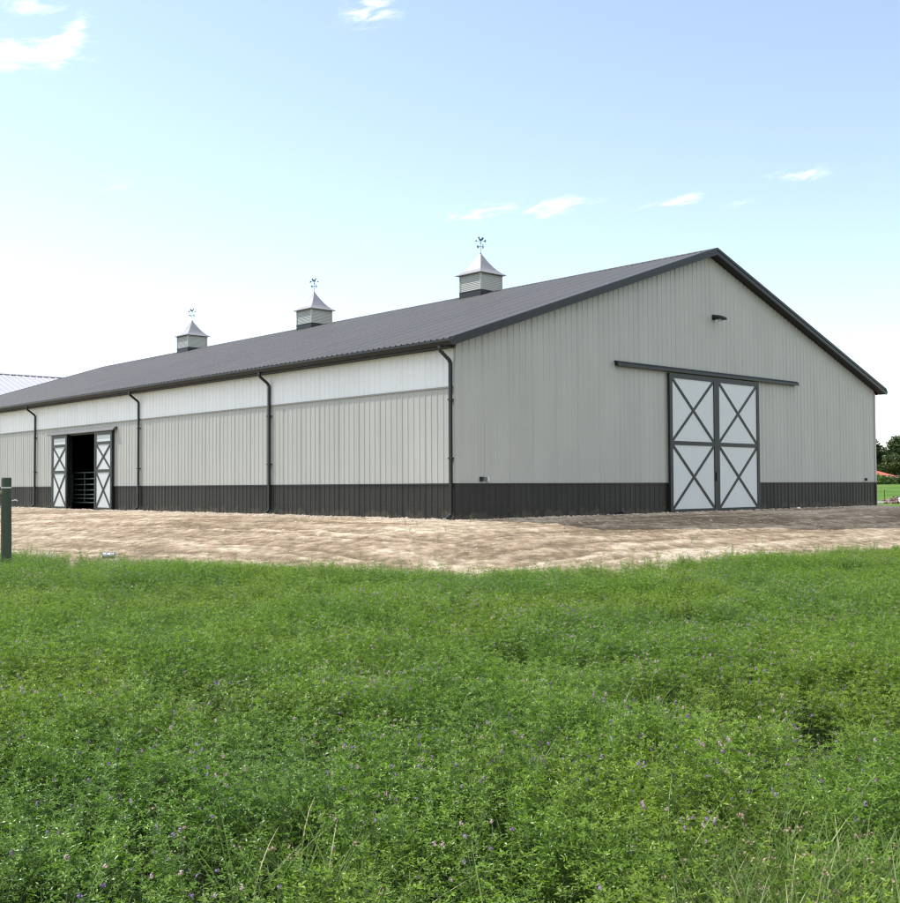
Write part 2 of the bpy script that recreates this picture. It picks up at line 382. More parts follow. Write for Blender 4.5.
sd = edge_sd(X, Y) + (fbm(X*.8, Y*.8, 3, 61)-.5)*.9
Z = Z - .14*sst(.5, 1.6, sd) - .2*sst(31, 37, X)
keep = (sd < 1.7) & ~((X > .9) & (X < BW-.7) & (Y > .9) & (Y < 17)) & ~((X > 9) & (X < BW-.7) & (Y > .9) & (Y < 42)) & (X < 37)
yard = grid_mesh('dirt_yard', X, Y, Z, dm, keep=keep, attr={'tone': tone}); tag(yard, kind='structure')
yard.name = 'yard'

# ------------------------------------------------------------------ barn
R9 = .2286; RH = .017
EZ = 4.38; ZR = 8.30; XR = BW/2; OV = .36; ZE = 4.50; SL = (ZR-ZE)/(XR+OV); TH = .19
def roof_z(x): return ZR - SL*abs(x-XR)
barn = empty('barn', (0, 0, 0), 'long cream metal barn with charcoal wainscot, grey ribbed roof and three cupolas', 'barn')
def prof(s0, s1, first, seam=4):
    out = [(s0, 0)]; k = 0; c = first
    while c < s1-.05:
        h = RH*(1.3 if k % seam == 0 else 1)
        if c > s0+.05: out += [(c-.038, 0), (c-.013, h), (c+.013, h), (c+.038, 0)]
        if k % seam == 0 and c > s0+.05: out += [(c+.040, .0), (c+.041, .004), (c+.052, .004), (c+.053, 0)]
        c += R9; k += 1
    out.append((s1, 0)); return out
def sheet(mb, pr, z0, z1, pos):
    n = len(pr); vs = []
    for s, h in pr:
        vs.append(pos(s, h, z0(s) if callable(z0) else z0)); vs.append(pos(s, h, z1(s) if callable(z1) else z1))
    mb.add(vs, [(2*i, 2*i+2, 2*i+3, 2*i+1) for i in range(n-1)])
gp = lambda s, h, z: (s, -h, z)
lp = lambda s, h, z: (-h*.80, s, z)
WZ = .94; BZ = 3.34
rake_under = lambda x: roof_z(x)-TH-.005
GP = prof(0, BW, .0)
DX0, DX1, DZ = 8.62, 13.56, 4.26
gfull = [p for p in GP]
mb = MB(); sheet(mb, gfull, WZ, rake_under, gp); mb.box(.02, BW-.02, .02, .16, WZ-.1, 4.2)
mb.prism([(.05,4.2),(BW-.05,4.2),(BW-.2,4.3),(XR,8.0),(.2,4.3)], .02, .16)
mb.build('gable_wall', M['cream'], barn)
mb = MB(); sheet(mb, gfull, -.35, WZ-.01, gp); mb.box(.02, BW-.02, .02, .16, -.4, WZ-.1); mb.build('wainscot', M['char'], barn)
OY0, OY1, OZ = 20.15, 23.1, 3.02
def side_sheets(z0, z1, mat_, name):
    mb = MB()
    for a, b_ in ((0, OY0), (OY1, BL)):
        if z0 >= OZ: continue
        pr = prof(a, b_, .257 if a == 0 else .257+R9*round((OY1-.257)/R9+.5)); sheet(mb, pr, z0, z1, lp)
        mb.box(.02, .16, a+.16 if a == 0 else a, b_, z0, z1)
    if z0 >= OZ or z1 > OZ:
        lo = max(z0, OZ); a, b_ = (0, BL) if z0 >= OZ else (OY0, OY1)
        sheet(mb, prof(a, b_, .257 if a == 0 else .257+R9*math.ceil((a-.257)/R9)), lo, z1, lp)
        mb.box(.02, .16, a+.16 if a == 0 else a, b_, lo, z1)
    return mb.build(name, mat_, barn)
side_sheets(WZ, BZ, M['cream'], 'side_wall')
side_sheets(-.35, WZ-.01, M['char'], 'wainscot')
side_sheets(BZ+.015, EZ, M['white'], 'light_band')
mb = MB(); mb.box(BW-.16, BW, .17, BL-.17, -.35, EZ); mb.box(0.0, BW, BL-.16, BL, -.35, 4.2)
mb.prism([(.05,4.2),(BW-.05,4.2),(BW-.2,4.3),(XR,8.0),(.2,4.3)], BL-.16, BL)
mb.build('rear_wall', M['cream'], barn)
# trims
mb = MB(); mb.box(-.030, .0, 0.02, OY0-.0, BZ-.022, BZ+.018); mb.box(-.030, .0, OY0, BL, BZ-.022, BZ+.018)
mb.build('band_trim', M['tan'], barn)
for bxx in ((-.034, 0, .04, 18.7), (-.034, 0, 24.5, BL), (.04, DX0-.02, -.034, 0), (DX1+.02, BW-.02, -.034, 0)):
    mb = MB(); mb.box(*bxx, WZ-.022, WZ+.012); mb.build('wainscot_trim', M['trim'], barn)
mb = MB(); mb.box(-.033, .06, -.033, -.003, WZ+.014, 4.34); mb.box(-.033, -.003, -.003, .06, WZ+.014, 4.34)
mb.build('corner_trim', M['cream'], barn)
mb = MB(); mb.box(BW-.06, BW+.03, -.033, -.003, WZ+.014, 4.34); mb.build('corner_trim', M['cream'], barn)
mb = MB(); mb.box(-.036, .06, -.036, -.003, -.35, WZ+.010); mb.box(-.036, -.003, -.003, .06, -.35, WZ+.010)
mb.build('corner_trim', M['char'], barn)
mb = MB(); mb.box(BW-.06, BW+.033, -.036, -.003, -.35, WZ+.010); mb.build('corner_trim', M['char'], barn)
# screws
mb = MB()
def dot(p, n_, r=.008):
    p = Vector(p); n_ = Vector(n_); a = n_.cross(Vector((0,0,1))).normalized()*r; b2 = Vector((0,0,1))*r
    mb.add([p+n_*.003+a*math.cos(q)+b2*math.sin(q) for q in [k*PI/3 for k in range(6)]], [(0,1,2,3,4,5)])
c = 0.0; k = 0
while c < BW-.1:
    for zz in (.45, 1.55, 2.35, 3.15, 3.95, 4.75, 5.55, 6.35, 7.15):
        if zz < rake_under(c)-.15 and not (DX0-.2 < c < DX1+.2 and zz < 4.5) and c > .1: dot((c+.075, 0, zz+.01*((k*7) % 3-1)), (0,-1,0))
    c += R9; k += 1
c = .257; k = 0
while c < BL-.1:
    for zz in (.45, 1.55, 2.35, 3.15, 3.75):
        if not (18.6 < c < 24.6): dot((0, c-.075, zz+.01*((k*5) % 3-1)), (-1,0,0))
    c += R9; k += 1
mb.build('screw_heads', M['screw'], barn)['kind'] = 'stuff'
# roof
Y0, Y1 = -.30, BL+.30
def roof_prof():
    out = [(Y0, 0)]; c = Y0+.10; k = 0
    while c < Y1-.08:
        h = .017 if k % 4 else .022
        out += [(c-.044, 0), (c-.016, h), (c+.016, h), (c+.044, 0)]; c += R9; k += 1
    out.append((Y1, 0)); return out
RP = roof_prof(); mb = MB()
nx_, nz_ = -SL/math.hypot(1, SL), 1/math.hypot(1, SL)
for sgn in (1, -1):
    vs = []; n = len(RP)
    for s, h in RP:
        for xx in (-OV-.03, XR):
            p = (xx + nx_*h, roof_z(xx)+nz_*h) if xx < XR else (XR, ZR+h)
            px = p[0] if sgn == 1 else BW-p[0]
            vs.append((px, s, p[1]))
    mb.add(vs, [((2*i, 2*i+2, 2*i+3, 2*i+1) if sgn == -1 else (2*i+1, 2*i+3, 2*i+2, 2*i)) for i in range(n-1)])
# deck below the sheet
for a, b_ in ((-OV, XR), (BW+OV, XR)):
    mb.prism([(a, ZE-.004), (b_, ZR-.004), (b_, ZR-.07), (a, ZE-.07)], Y0+.03, Y1-.03)
roof = mb.build('roof', M['roof'], barn)
mb = MB(); mb.prism([(XR-.16, ZR-.16*SL+.028), (XR, ZR+.034), (XR+.16, ZR-.16*SL+.028), (XR+.16, ZR-.16*SL+.020), (XR, ZR+.026), (XR-.16, ZR-.16*SL+.020)], Y0-.01, Y1+.01)
mb.build('ridge_cap', M['roof'], roof)
# rake fascia: board with a stepped cap, both ends
for yy, sg in ((Y0, -1), (Y1, 1)):
    mb = MB()
    for a, sx in ((-OV, 1), (BW+OV, -1)):
        a_ = a - sx*.03
        def band(t0, t1, y_a, y_b):
            mb.prism([(a_, roof_z(a_)-t0), (XR, ZR-t0), (XR, ZR-t1), (a_, roof_z(a_)-t1)], min(y_a, y_b), max(y_a, y_b))
        band(-.030, .055, yy+sg*.034, yy-sg*.10)
        band(.058, .150, yy+sg*.014, yy-sg*.02)
        band(.150, TH, yy+sg*.024, yy-sg*.03)
    mb.build('rake_trim', M['trim'], barn)
    mb = MB()
    for a, sx in ((-OV, 1), (BW+OV, -1)):
        ya, yb = (yy-sg*.03, 0 if sg < 0 else BL)
        mb.prism([(a, roof_z(a)-TH+.03), (XR, ZR-TH+.03), (XR, ZR-TH), (a, roof_z(a)-TH)], min(ya, yb), max(ya, yb)-(.025 if sg < 0 else -.025))
    mb.build('soffit', M['soffit'], barn)
mb = MB()
for xa, xb in ((-OV, 0.0), (BW, BW+OV)):
    mb = MB(); mb.box(xa, xb, .03, BL, 4.30, 4.325); mb.box(xa if xa < 0 else xb-.02, xa+.02 if xa < 0 else xb, Y0+.05, BL, 4.325, 4.43); mb.build('soffit', M['soffit'], barn)
def gutter(x, sg):
    P = [(0,.125),(-.0,.0),(-.075,.0),(-.10,.045),(-.125,.085),(-.125,.125),(-.117,.125),(-.117,.088),(-.093,.05),(-.07,.008),(-.008,.008),(-.008,.125)]
    mb = MB(); mb.prism([(x+sg*p, 4.325+q) for p, q in P], Y0-.005, Y1)
    mb.prism([(x+sg*p, 4.325+q) for p, q in [(0,.12),(0,0),(-.075,0),(-.10,.045),(-.125,.085),(-.125,.12)]], Y0-.012, Y0-.005)
    return mb.build('gutter', M['trim'], barn)
gutter(-OV-.002, 1); gutter(BW+OV+.002, -1)
def downspout(y, sg=1, x0=0.0):
    gx = x0-sg*(OV+.06); wx = x0-sg*.075
    mb = MB(); g0 = 4.33
    pts = [(gx, y, g0), (gx, y, g0-.07), (gx+sg*.02, y, g0-.13), (wx-sg*.04, y, g0-.33), (wx, y, g0-.40), (wx, y, g0-.5), (wx, y, 2.0),
           (wx, y, .24), (wx-sg*.02, y, .17), (wx-sg*.20, y, .06)]
    mb.rtube(pts, .088, .066, (0, 1, 0))
    o = mb.build('downspout', M['trim'], barn, bevel=.012)
    for zz in (3.0, 1.55): s_ = MB(); s_.box(min(wx-sg*.047, wx+sg*.06), max(wx-sg*.047, wx+sg*.06), y-.075, y+.06, zz, zz+.035); s_.build('strap', M['trim'], o)
    e = MB(); e.bar((wx-sg*.20, y, .062), (wx-sg*.235, y, .045), .10, .08); e.build('outlet', M['galv'], o)
    return o
for yy in (.13, 8.24, 16.75, 26.23, 35.0): downspout(yy)
downspout(.3, -1, BW)

# sliding doors
def x_door(width, hgt, rails, place, st=.14, t=.05):
    """rails: list of z of the centre of the inner rails; crosses go between them. place(s, d, z) -> world"""
    fr = MB(); pn = MB(); br = MB()
    def bx(m_, s0, s1, z0, z1, d0, d1):
        vs = [place(s, d, z) for z in (z0, z1) for (s, d) in ((s0,d0),(s1,d0),(s1,d1),(s0,d1))]
        m_.add(vs, [(3,2,1,0),(4,5,6,7),(0,1,5,4),(1,2,6,5),(2,3,7,6),(3,0,4,7)])
    bx(fr, 0, st, 0, hgt, .0, t+.03); bx(fr, width-st, width, 0, hgt, 0, t+.03)
    bx(fr, st, width-st, 0, st, 0, t+.027); bx(fr, st, width-st, hgt-st, hgt, 0, t+.027)
    zs = [st] ; kinds = []
    for z_, cross in rails:
        bx(fr, st, width-st, z_-st*.42, z_+st*.42, 0, t+.027)
    pn_d = t
    bx(pn, st-.01, width-st+.01, st-.01, hgt-st+.01, .01, pn_d)
    lv = [st] + sum([[z_-st*.42, z_+st*.42] for z_, _ in rails], []) + [hgt-st]
    for i in range(0, len(lv), 2):
        z0, z1 = lv[i], lv[i+1]
        if z1-z0 < .75: continue
        for n_, (a, b_) in enumerate((((st, z0), (width-st, z1)), ((st, z1), (width-st, z0)))):
            (sa, za), (sb, zb) = a, b_; L_ = math.hypot(sb-sa, zb-za); px, pz = -(zb-za)/L_*.04, (sb-sa)/L_*.04
            d0, d1 = pn_d-.002, pn_d+.020+.003*n_
            vs = [place(s, d, z) for d in (d0, d1) for s, z in ((sa+px, za+pz), (sa-px, za-pz), (sb-px, zb-pz), (sb+px, zb+pz))]
            br.add(vs, [(3,2,1,0),(4,5,6,7),(0,1,5,4),(1,2,6,5),(2,3,7,6),(3,0,4,7)])
    o = fr.build('sliding_door', M['trim'], barn); pn.build('door_panel', M['panel'], o); br.build('cross_brace', M['trim'], o)
    return o
wd = (DX1-DX0)/2
for i in range(2):
    o = x_door(wd-.006, 4.24, [(2.14, 1)], lambda s, d, z, i=i: (DX0+i*wd+.003+s, -.045-d, z+.01))
    o['label'] = ['left closed leaf of the tall double door', 'right closed leaf of the tall double door'][i]
    if i == 0:
        hb = MB(); hb.box(DX0+wd-.085, DX0+wd-.045, -.16, -.128, 1.0, 1.28); hb.build('handle', M['dark'], o)
for y0 in (18.80, 22.86):
    o = x_door(1.50, 3.02, [(1.52, 1), (2.58, 0)], lambda s, d, z, y0=y0: (-.045-d, y0+s, z+.01), st=.13)
    o['label'] = 'narrow open leaf right of the doorway' if y0 < 20 else 'narrow open leaf left of the doorway'
mb = MB(); mb.box(-.04, .2, OY0-.0, OY0+.04, 0, OZ); mb.box(-.04, .2, OY1-.04, OY1, 0, OZ); mb.box(-.04, .2, OY0+.038, OY1-.038, OZ-.04, OZ-.001); mb.build('door_jamb', M['trim'], barn)
mb = MB(); P = [(-.012,4.44),(-.10,4.43),(-.165,4.36),(-.165,4.285),(-.150,4.285),(-.150,4.35),(-.012,4.40)]
mb.prism(P, 6.14, 16.06, 'x'); mb.prism([(-.02,4.30),(-.02,4.40),(-.14,4.35),(-.14,4.30)], 6.16, 16.04, 'x'); mb.build('door_track', M['trim'], barn)
mb = MB(); P = [(-.012,3.18),(-.12,3.155),(-.21,3.06),(-.21,3.03),(-.19,3.03),(-.11,3.12),(-.012,3.14)]
mb.prism(P, 18.55, 24.72, 'y'); mb.prism([(-.02,3.05),(-.02,3.13),(-.12,3.10),(-.12,3.05)], 18.58, 24.69, 'y')
mb.build('door_track', M['cover'], barn)

# wall light, outlets
mb = MB(); mb.box(11.08, 11.20, -.07, -.0, 6.10, 6.26); 
vs = []; R = [(-.05,.05,.05,6.19),(-.09,.10,.075,6.18),(-.26,.13,.075,6.15),(-.44,.10,.05,6.10),(-.50,.03,.025,6.07)]
for y, a, b_, z in R:
    for k in range(10): q = 2*PI*k/10; vs.append((11.14+a*math.cos(q), y, z+b_*math.sin(q)))
fs = [tuple(range(10)), tuple(range(49, 39, -1))]
for i in range(4):
    for k in range(10): fs.append((i*10+k, (i+1)*10+k, (i+1)*10+(k+1) % 10, i*10+(k+1) % 10))
mb.add(vs, fs); wl = mb.build('wall_light', M['dark'], barn, smooth=False)
mb = MB(); mb.tube([(11.14,-.28,6.09),(11.14,-.28,6.04)], [.10,.075], 12); mb.build('lens', M['lens'], wl)
for x in (.83, 1.02, 21.05):
    mb = MB(); mb.box(x-.045, x+.045, -.075, -.0, 1.0, 1.11 if x < 3 else 1.10); mb.box(x-.035, x+.035, -.09, -.075, 1.015, 1.09)
    mb.build('outlet_box', M['dark'] if x != 1.02 else M['galv'], barn)

# interior: posts, dim partitions
mb = MB()
for y in (14.6, 19.6, 23.9, 30): mb = MB(); mb.box(.2, .36, y-.07, y+.07, -.1, 4.1); mb.build('wall_post', M['wood'], barn)
for y in (14, 20, 26, 32): mb = MB(); mb.box(6.0, 6.15, y-.07, y+.07, -.1, 6.0); mb.build('stall_post', M['wood'], barn)
for z in (.5, 1.0, 1.5): mb = MB(); mb.box(5.95, 5.99, 10, BL-10, z, z+.14); mb.build('stall_rail', M['wood'], barn)
mb = MB(); mb.box(.8, BW-.2, .3, BL-.2, -.30, -.02); mb.build('interior_floor', M['wood'], barn)

# livestock gate in the doorway
gt = empty('livestock_gate', (.45, 21.6, 0), 'green tubular livestock gate standing inside the open side doorway', 'gate')
for z in (.30, .46, .62, .80, 1.02, 1.25, 1.50): mb = MB(); mb.tube([(0, -1.65, z), (0, 2.0, z)], .024, 8); mb.build('rail', M['gate'], gt)
for y in (-1.66, 2.01): mb = MB(); mb.tube([(0, y, .27), (0, y, 1.53)], .026, 8); mb.build('end_tube', M['gate'], gt)
for y in (.75, -.65): mb = MB(); mb.box(-.035, -.024, y, y+.05, .28, 1.52); mb.build('brace', M['gate'], gt)

# cupolas
def letter(mb, ch, c, ax, s=.10, t=.014):
    segs = {'N': [((0,0),(0,1)),((0,1),(.7,0)),((.7,0),(.7,1))], 'E': [((0,0),(0,1)),((0,0),(.6,0)),((0,.5),(.5,.5)),((0,1),(.6,1))],
            'S': [((0,0),(.6,0)),((.6,0),(.6,.5)),((.6,.5),(0,.5)),((0,.5),(0,1)),((0,1),(.6,1))],
            'W': [((0,1),(.2,0)),((.2,0),(.4,.7)),((.4,.7),(.6,0)),((.6,0),(.8,1))]}[ch]
    ax = Vector(ax)
    for a, b_ in segs:
        p = Vector(c)+ax*(a[0]-.35)*s+Vector((0,0,(a[1]-.5)*s)); q = Vector(c)+ax*(b_[0]-.35)*s+Vector((0,0,(b_[1]-.5)*s))
        mb.bar(p, q, t, t)
CLAB = ['pale louvred cupola nearest the tall gable end of the barn roof', 'middle one of the three pale louvred cupolas on the barn roof', 'farthest and smallest-looking cupola along the barn ridge']
def cupola(i, yc, vane_rot):
    h = .59; zb = roof_z(XR-h)-.02
    mb = MB()
    ze = 9.00
    # louvre box
    for (ax_, sg) in (('x', -1), ('x', 1), ('y', -1), ('y', 1)):
        z = 8.36; nl = 11; dz_ = (ze-.03-z)/nl
        for k in range(nl):
            z0 = z+k*dz_
            P = [(h-.020, z0), (h-.002, z0+.004), (h-.018, z0+dz_), (h-.05, z0+dz_)]
            if ax_ == 'x': mb.prism([(XR+sg*p, q) for p, q in P], yc-h+.06, yc+h-.06, 'y')
            else: mb.prism([(yc+sg*p, q) for p, q in P], XR-h+.06, XR+h-.06, 'x')
    mb.box(XR-h+.045, XR+h-.045, yc-h+.045, yc+h-.045, 8.30, ze-.01)
    cu = mb.build('cupola', M['cream'], barn); cu['label'] = CLAB[i]
    for sx in (-1, 1):
        for sy in (-1, 1): mb = MB(); mb.box(*sorted((XR+sx*h+sx*.006, XR+sx*(h-.07))), *sorted((yc+sy*h+sy*.006, yc+sy*(h-.07))), 8.33, ze-.002); mb.build('corner_post', M['cream'], cu)
    mb = MB(); mb.box(XR-h+.0, XR+h-.0, yc-h+.0, yc+h-.0, 7.95, 8.325); mb.box(XR-h-.01, XR+h+.01, yc-h-.01, yc+h+.01, 8.325, 8.352); mb.build('cupola_base', M['trim'], cu)
    # flared roof
    vs = []; prf = [(h+.115, ze-.005), (h+.115, ze+.02), (h-.005, ze+.09), (.465, ze+.195), (.32, ze+.375), (.175, ze+.595), (.02, ze+.87)]
    for r, z in prf: vs += [(XR-r, yc-r, z), (XR+r, yc-r, z), (XR+r, yc+r, z), (XR-r, yc+r, z)]
    fs = [(3,2,1,0), tuple(range(4*len(prf)-4, 4*len(prf)))]
    for a in range(len(prf)-1):
        for k in range(4): j = (k+1) % 4; fs.append((a*4+k, a*4+j, a*4+4+j, a*4+4+k))
    cr = MB().add(vs, fs).build('cupola_roof', M['cup'], cu)
    # weathervane
    mb = MB(); zt = ze+.85
    mb.tube([(XR, yc, zt), (XR, yc, zt+.56)], .009, 6); mb.tube([(XR, yc, zt), (XR, yc, zt+.06)], [.04, .015], 8)
    for a in (0, PI/2): 
        d = Vector((math.cos(a), math.sin(a), 0))*.13; c0 = Vector((XR, yc, zt+.30)); mb.tube([c0-d, c0+d], .006, 6)
    for ch, d in (('N', (0,1,0)), ('S', (0,-1,0)), ('E', (1,0,0)), ('W', (-1,0,0))):
        c0 = Vector((XR, yc, zt+.30))+Vector(d)*.15; letter(mb, ch, c0, (math.cos(YAW), -math.sin(YAW), 0), .085, .014)
    bs = Vector((XR, yc, zt+.45)); vs = []
    for q in range(1): mb.tube([bs+Vector((0,0,-.03)), bs+Vector((0,0,.01))], .022, 8)
    d = Vector((math.cos(vane_rot), math.sin(vane_rot), 0)); c0 = Vector((XR, yc, zt+.52))
    mb.bar(c0-d*.16, c0+d*.15, .010, .010)
    def plate(pts):                                                 # flat sheet cut-out, 8 mm thick
        n_ = Vector((-d.y, d.x, 0))*.006; n = len(pts)
        vs = [c0+d*a*.62+Vector((0,0,b_*.75))-n_ for a, b_ in pts]+[c0+d*a*.62+Vector((0,0,b_*.75))+n_ for a, b_ in pts]
        mb.add(vs, [tuple(range(n))[::-1], tuple(range(n, 2*n))]+[(k, (k+1) % n, n+(k+1) % n, n+k) for k in range(n)])
    plate([(.24,-.05),(.36,0),(.24,.05)]); plate([(-.26,-.05),(-.20,0),(-.26,.05),(-.36,.06),(-.32,0),(-.36,-.06)])
    plate([(-.05,0),(.05,0),(.09,.06),(.13,.15),(.19,.17),(.15,.20),(.12,.235),(.08,.20),(.03,.12),(-.04,.10),(-.10,.19),(-.17,.20),(-.20,.12),(-.15,.06)])
    mb.build('weathervane', M['vane'], cu)
for i, (yc, vr) in enumerate(((10.35, 2.5), (21.4, -.9), (32.7, -.8))): cupola(i, yc, vr)

# ------------------------------------------------------------------ white roofed building beyond
wb = empty('farm_building', (0, 56, 0), 'older building with a white ribbed metal roof behind the far end of the barn', 'building')
mb = MB(); zr_ = 8.74; sl_ = .335; x0_, x1_ = -4.0, 26.0
pr = [(x0_, 0)]; c = x0_+.1
while c < x1_-.1: pr += [(c-.05, 0), (c-.025, .04), (c+.025, .04), (c+.05, 0)]; c += .4572
pr.append((x1_, 0))
for sg in (-1, 1):
    vs = []
    for s, h in pr: vs += [(s, sg*10.0, zr_-10*sl_+h), (s, 0, zr_+h)]
    n = len(pr); mb.add(vs, [(2*i, 2*i+2, 2*i+3, 2*i+1) for i in range(n-1)])
    mb.prism([(sg*9.98, zr_-10*sl_-.01), (0, zr_-.01), (0, zr_-.12), (sg*9.98, zr_-10*sl_-.12)], x0_+.05, x1_-.05, 'x')
wr = mb.build('roof', M['wroof'], wb)
mb = MB(); mb.prism([(-.2, zr_-.2*sl_+.075), (0, zr_+.09), (.2, zr_-.2*sl_+.075), (.2, zr_-.2*sl_+.060), (0, zr_+.075), (-.2, zr_-.2*sl_+.060)], x0_, x1_, 'x'); mb.build('ridge_cap', M['wroof'], wr)
mb = MB(); c = x0_+.25
while c < x1_-.3: mb.box(c-.10, c+.06, -.235, -.205, zr_-.22*sl_-.004, zr_-.22*sl_+.030); c += .9144
mb.build('ridge_closure', M['trim'], wr)['kind'] = 'stuff'  # dark dashes standing in for shade in the gaps under the ridge cap
mb = MB(); mb.box(x0_+.3, x1_-.3, -9.6, 9.6, -1.0, zr_-10*sl_-.1); mb.prism([(-9.6, zr_-10*sl_-.1), (9.6, zr_-10*sl_-.1), (0, zr_-.2)], x0_+.3, x1_-.3, 'x'); mb.build('wall', M['cream'], wb)

# ------------------------------------------------------------------ wooden fence corner on the left
px, py = -11.11, -.52; pz = H(px, py)
fc = empty('wooden_fence', (px, py, 0), 'dark round wooden fence post with rails running out of the left edge', 'fence')
mb = MB(); mb.tube([(0,0,pz-.3), (.004,0,0), (0,.003,.6), (0,0,1.055), (0,0,1.07)], [.090,.088,.086,.084,.078], 18); mb.build('post', M['post'], fc, smooth=False)
mb = MB(); mb.tube([(0,0,.885),(0,0,.91)], .089, 18); mb.build('strap', M['galv'], fc)
LD = Vector((-.93, .36, 0))
mb = MB(); mb.tube([LD*.06+Vector((0,0,.80)), LD*1.3+Vector((0,0,.79)), LD*2.6+Vector((0,0,.80))], [.045,.047,.045], 10); mb.build('rail', M['rail'], fc)
mb = MB(); mb.tube([LD*.06+Vector((0,0,.56)), LD*1.3+Vector((0,0,.545)), LD*2.6+Vector((0,0,.56))], .012, 6); mb.build('wire', M['galv'], fc)
mb = MB(); mb.tube([LD*.05+Vector((0,0,.35)), LD*2.6+Vector((0,0,.35))], .006, 6); mb.build('wire', M['galv'], fc)
mb = MB(); mb.tube([(.08,-.02,.67),(.15,-.03,.685),(.18,-.03,.665)], .011, 6); mb.build('insulator', M['plast'], fc)
mb = MB(); mb.tube([(LD.x*2.6,LD.y*2.6,pz-.3), (LD.x*2.6,LD.y*2.6,1.06)], .085, 14); mb.build('post', M['post'], fc)

# tin can
cx, cy = -9.35, -.75
cn = empty('tin_can', (cx, cy, H(cx, cy)+.36), 'dented shiny tin can lying on its side at the field edge', 'can', rz=-.75)
mb = MB(); pts = [(-.105,0,0),(-.103,0,0),(-.095,0,.0),(-.04,0,0),(.0,0,-.004),(.04,0,0),(.095,0,0),(.105,0,0)]
mb.tube(pts, [.050,.058,.054,.055,.051,.055,.054,.058], 20); mb.build('body', M['galv'], cn, smooth=False)
mb = MB(); mb.tube([(.103,0,0),(.112,0,0)], [.061,.061], 20); mb.build('rim', M['galv'], cn)

# ------------------------------------------------------------------ loose stones
def stones(name, pts, label):
    V = []; Fc = []; ico = [(0,0,1),(.9,0,.3),(.3,.85,.3),(-.7,.5,.3),(-.7,-.5,.3),(.3,-.85,.3),(.6,.5,-.5),(-.2,.8,-.5),(-.8,0,-.5),(-.2,-.8,-.5),(.6,-.5,-.5)]
    tri = [(0,1,2),(0,2,3),(0,3,4),(0,4,5),(0,5,1),(1,6,2),(2,7,3),(2,6,7),(3,8,4),(3,7,8),(4,9,5),(4,8,9),(5,10,1),(5,9,10),(1,10,6)]
    for x, y, z, r in pts:
        a = rnd.random()*6.28; c_, s_ = math.cos(a), math.sin(a); sx, sy, sz = r*rnd.uniform(.7,1.3), r*rnd.uniform(.7,1.3), r*rnd.uniform(.5,.8)
        b0 = len(V)
        for p in ico:
            jx = rnd.uniform(.8,1.2); X_, Y_ = p[0]*sx*jx, p[1]*sy*jx; V.append((x+c_*X_-s_*Y_, y+s_*X_+c_*Y_, z+p[2]*sz*jx))
        Fc += [tuple(i+b0 for i in f_) for f_ in tri]
    mb = MB(); mb.v = V; mb.f = Fc; o = mb.build(name, M['stone'], None); return tag(o, label, 'gravel', kind='stuff')
SP = []
for _ in range(13000):
    k = rnd.random()
    if k < .35: y = rnd.uniform(-.3, 36); x = -rnd.uniform(.05, .6)
    elif k < .45: x = rnd.uniform(0, 22); y = -rnd.uniform(.05, .5)
    else: x = rnd.uniform(-12, 28); y = rnd.uniform(-12, 30)
    SP.append((x, y))
sx_ = np.array([p[0] for p in SP]); sy_ = np.array([p[1] for p in SP]); bdv = bdist(sx_, sy_); sdv = edge_sd(sx_, sy_)
dzz, _t = yard_surface(sx_, sy_); hz = height(sx_, sy_)+dzz+.012
pts = [(sx_[i], sy_[i], hz[i], rnd.uniform(.010, .032)*(1.8 if rnd.random() < .08 else 1)) for i in range(len(SP)) if bdv[i] > .03 and sdv[i] < .6 and not (18.5 < sy_[i] < 24.7 and sx_[i] > -.3)]
stones('gravel', pts, 'loose pale stones scattered over the dirt yard and along the barn base')
def yz(x, y): d_, _ = yard_surface(np.array([x]), np.array([y])); return H(x, y)+float(d_[0])+.012
mb = MB(); x, y = 15.3, -.16; mb.tube([(x-.14,y,.03),(x,y,.06),(x+.16,y-.02,.05)], [.06,.09,.05], 8)
pst = tag(mb.build('pipe_stub', M['dark']), 'short white-capped black pipe stub at the barn base right of the big doors', 'pipe')
mb = MB(); x, y = 15.75, -.22; mb.tube([(x-.05,y,.05),(x+.07,y-.02,.05)], [.05,.05], 10)
mb.build('pipe_cap', M['plast'], pst)
mb = MB(); x, y = 6.33, -.10; mb.box(x-.13, x+.12, y-.05, y+.05, 0.0, .07); mb.box(x-.05, x+.04, y-.07, y+.06, .07, .13)
tag(mb.build('wood_block', M['dark'], bevel=.01), 'small dark wood block at the barn base left of the big doors', 'block')

# ------------------------------------------------------------------ far right: fence posts, rubble, house, shrubs, trees
def zt(x, y): return H(x, y)-.02
x, y = 54.9, 15.43
tp = empty('fence_post', (x, y, zt(x, y)), 'thin grey metal fence post standing alone in the far green field', 'fence post')
mb = MB(); mb.box(-.02, .02, -.004, .004, -.2, .97); mb.box(-.004, .004, .004, .035, -.2, .97); mb.build('shaft', M['dark'], tp)
mb = MB(); mb.tube([(0,0,.93),(0,0,1.02)], .05, 8); mb.build('cap', M['galv'], tp)
x, y = 53.5, 14.0
rg = empty('pipe_rail', (x, y, zt(x, y)), 'low dark pipe rail behind the brick rubble at the right edge', 'rail')
mb = MB(); mb.tube([(0,0,-.2),(0,0,.42)], .035, 8); mb.build('leg', M['dark'], rg); mb = MB(); mb.tube([(2.2,-1.9,-.2),(2.2,-1.9,.42)], .035, 8); mb.build('leg', M['dark'], rg)
mb = MB(); mb.tube([(-.15,.12,.43),(2.4,-2.05,.43)], .04, 8); mb.build('bar', M['dark'], rg)
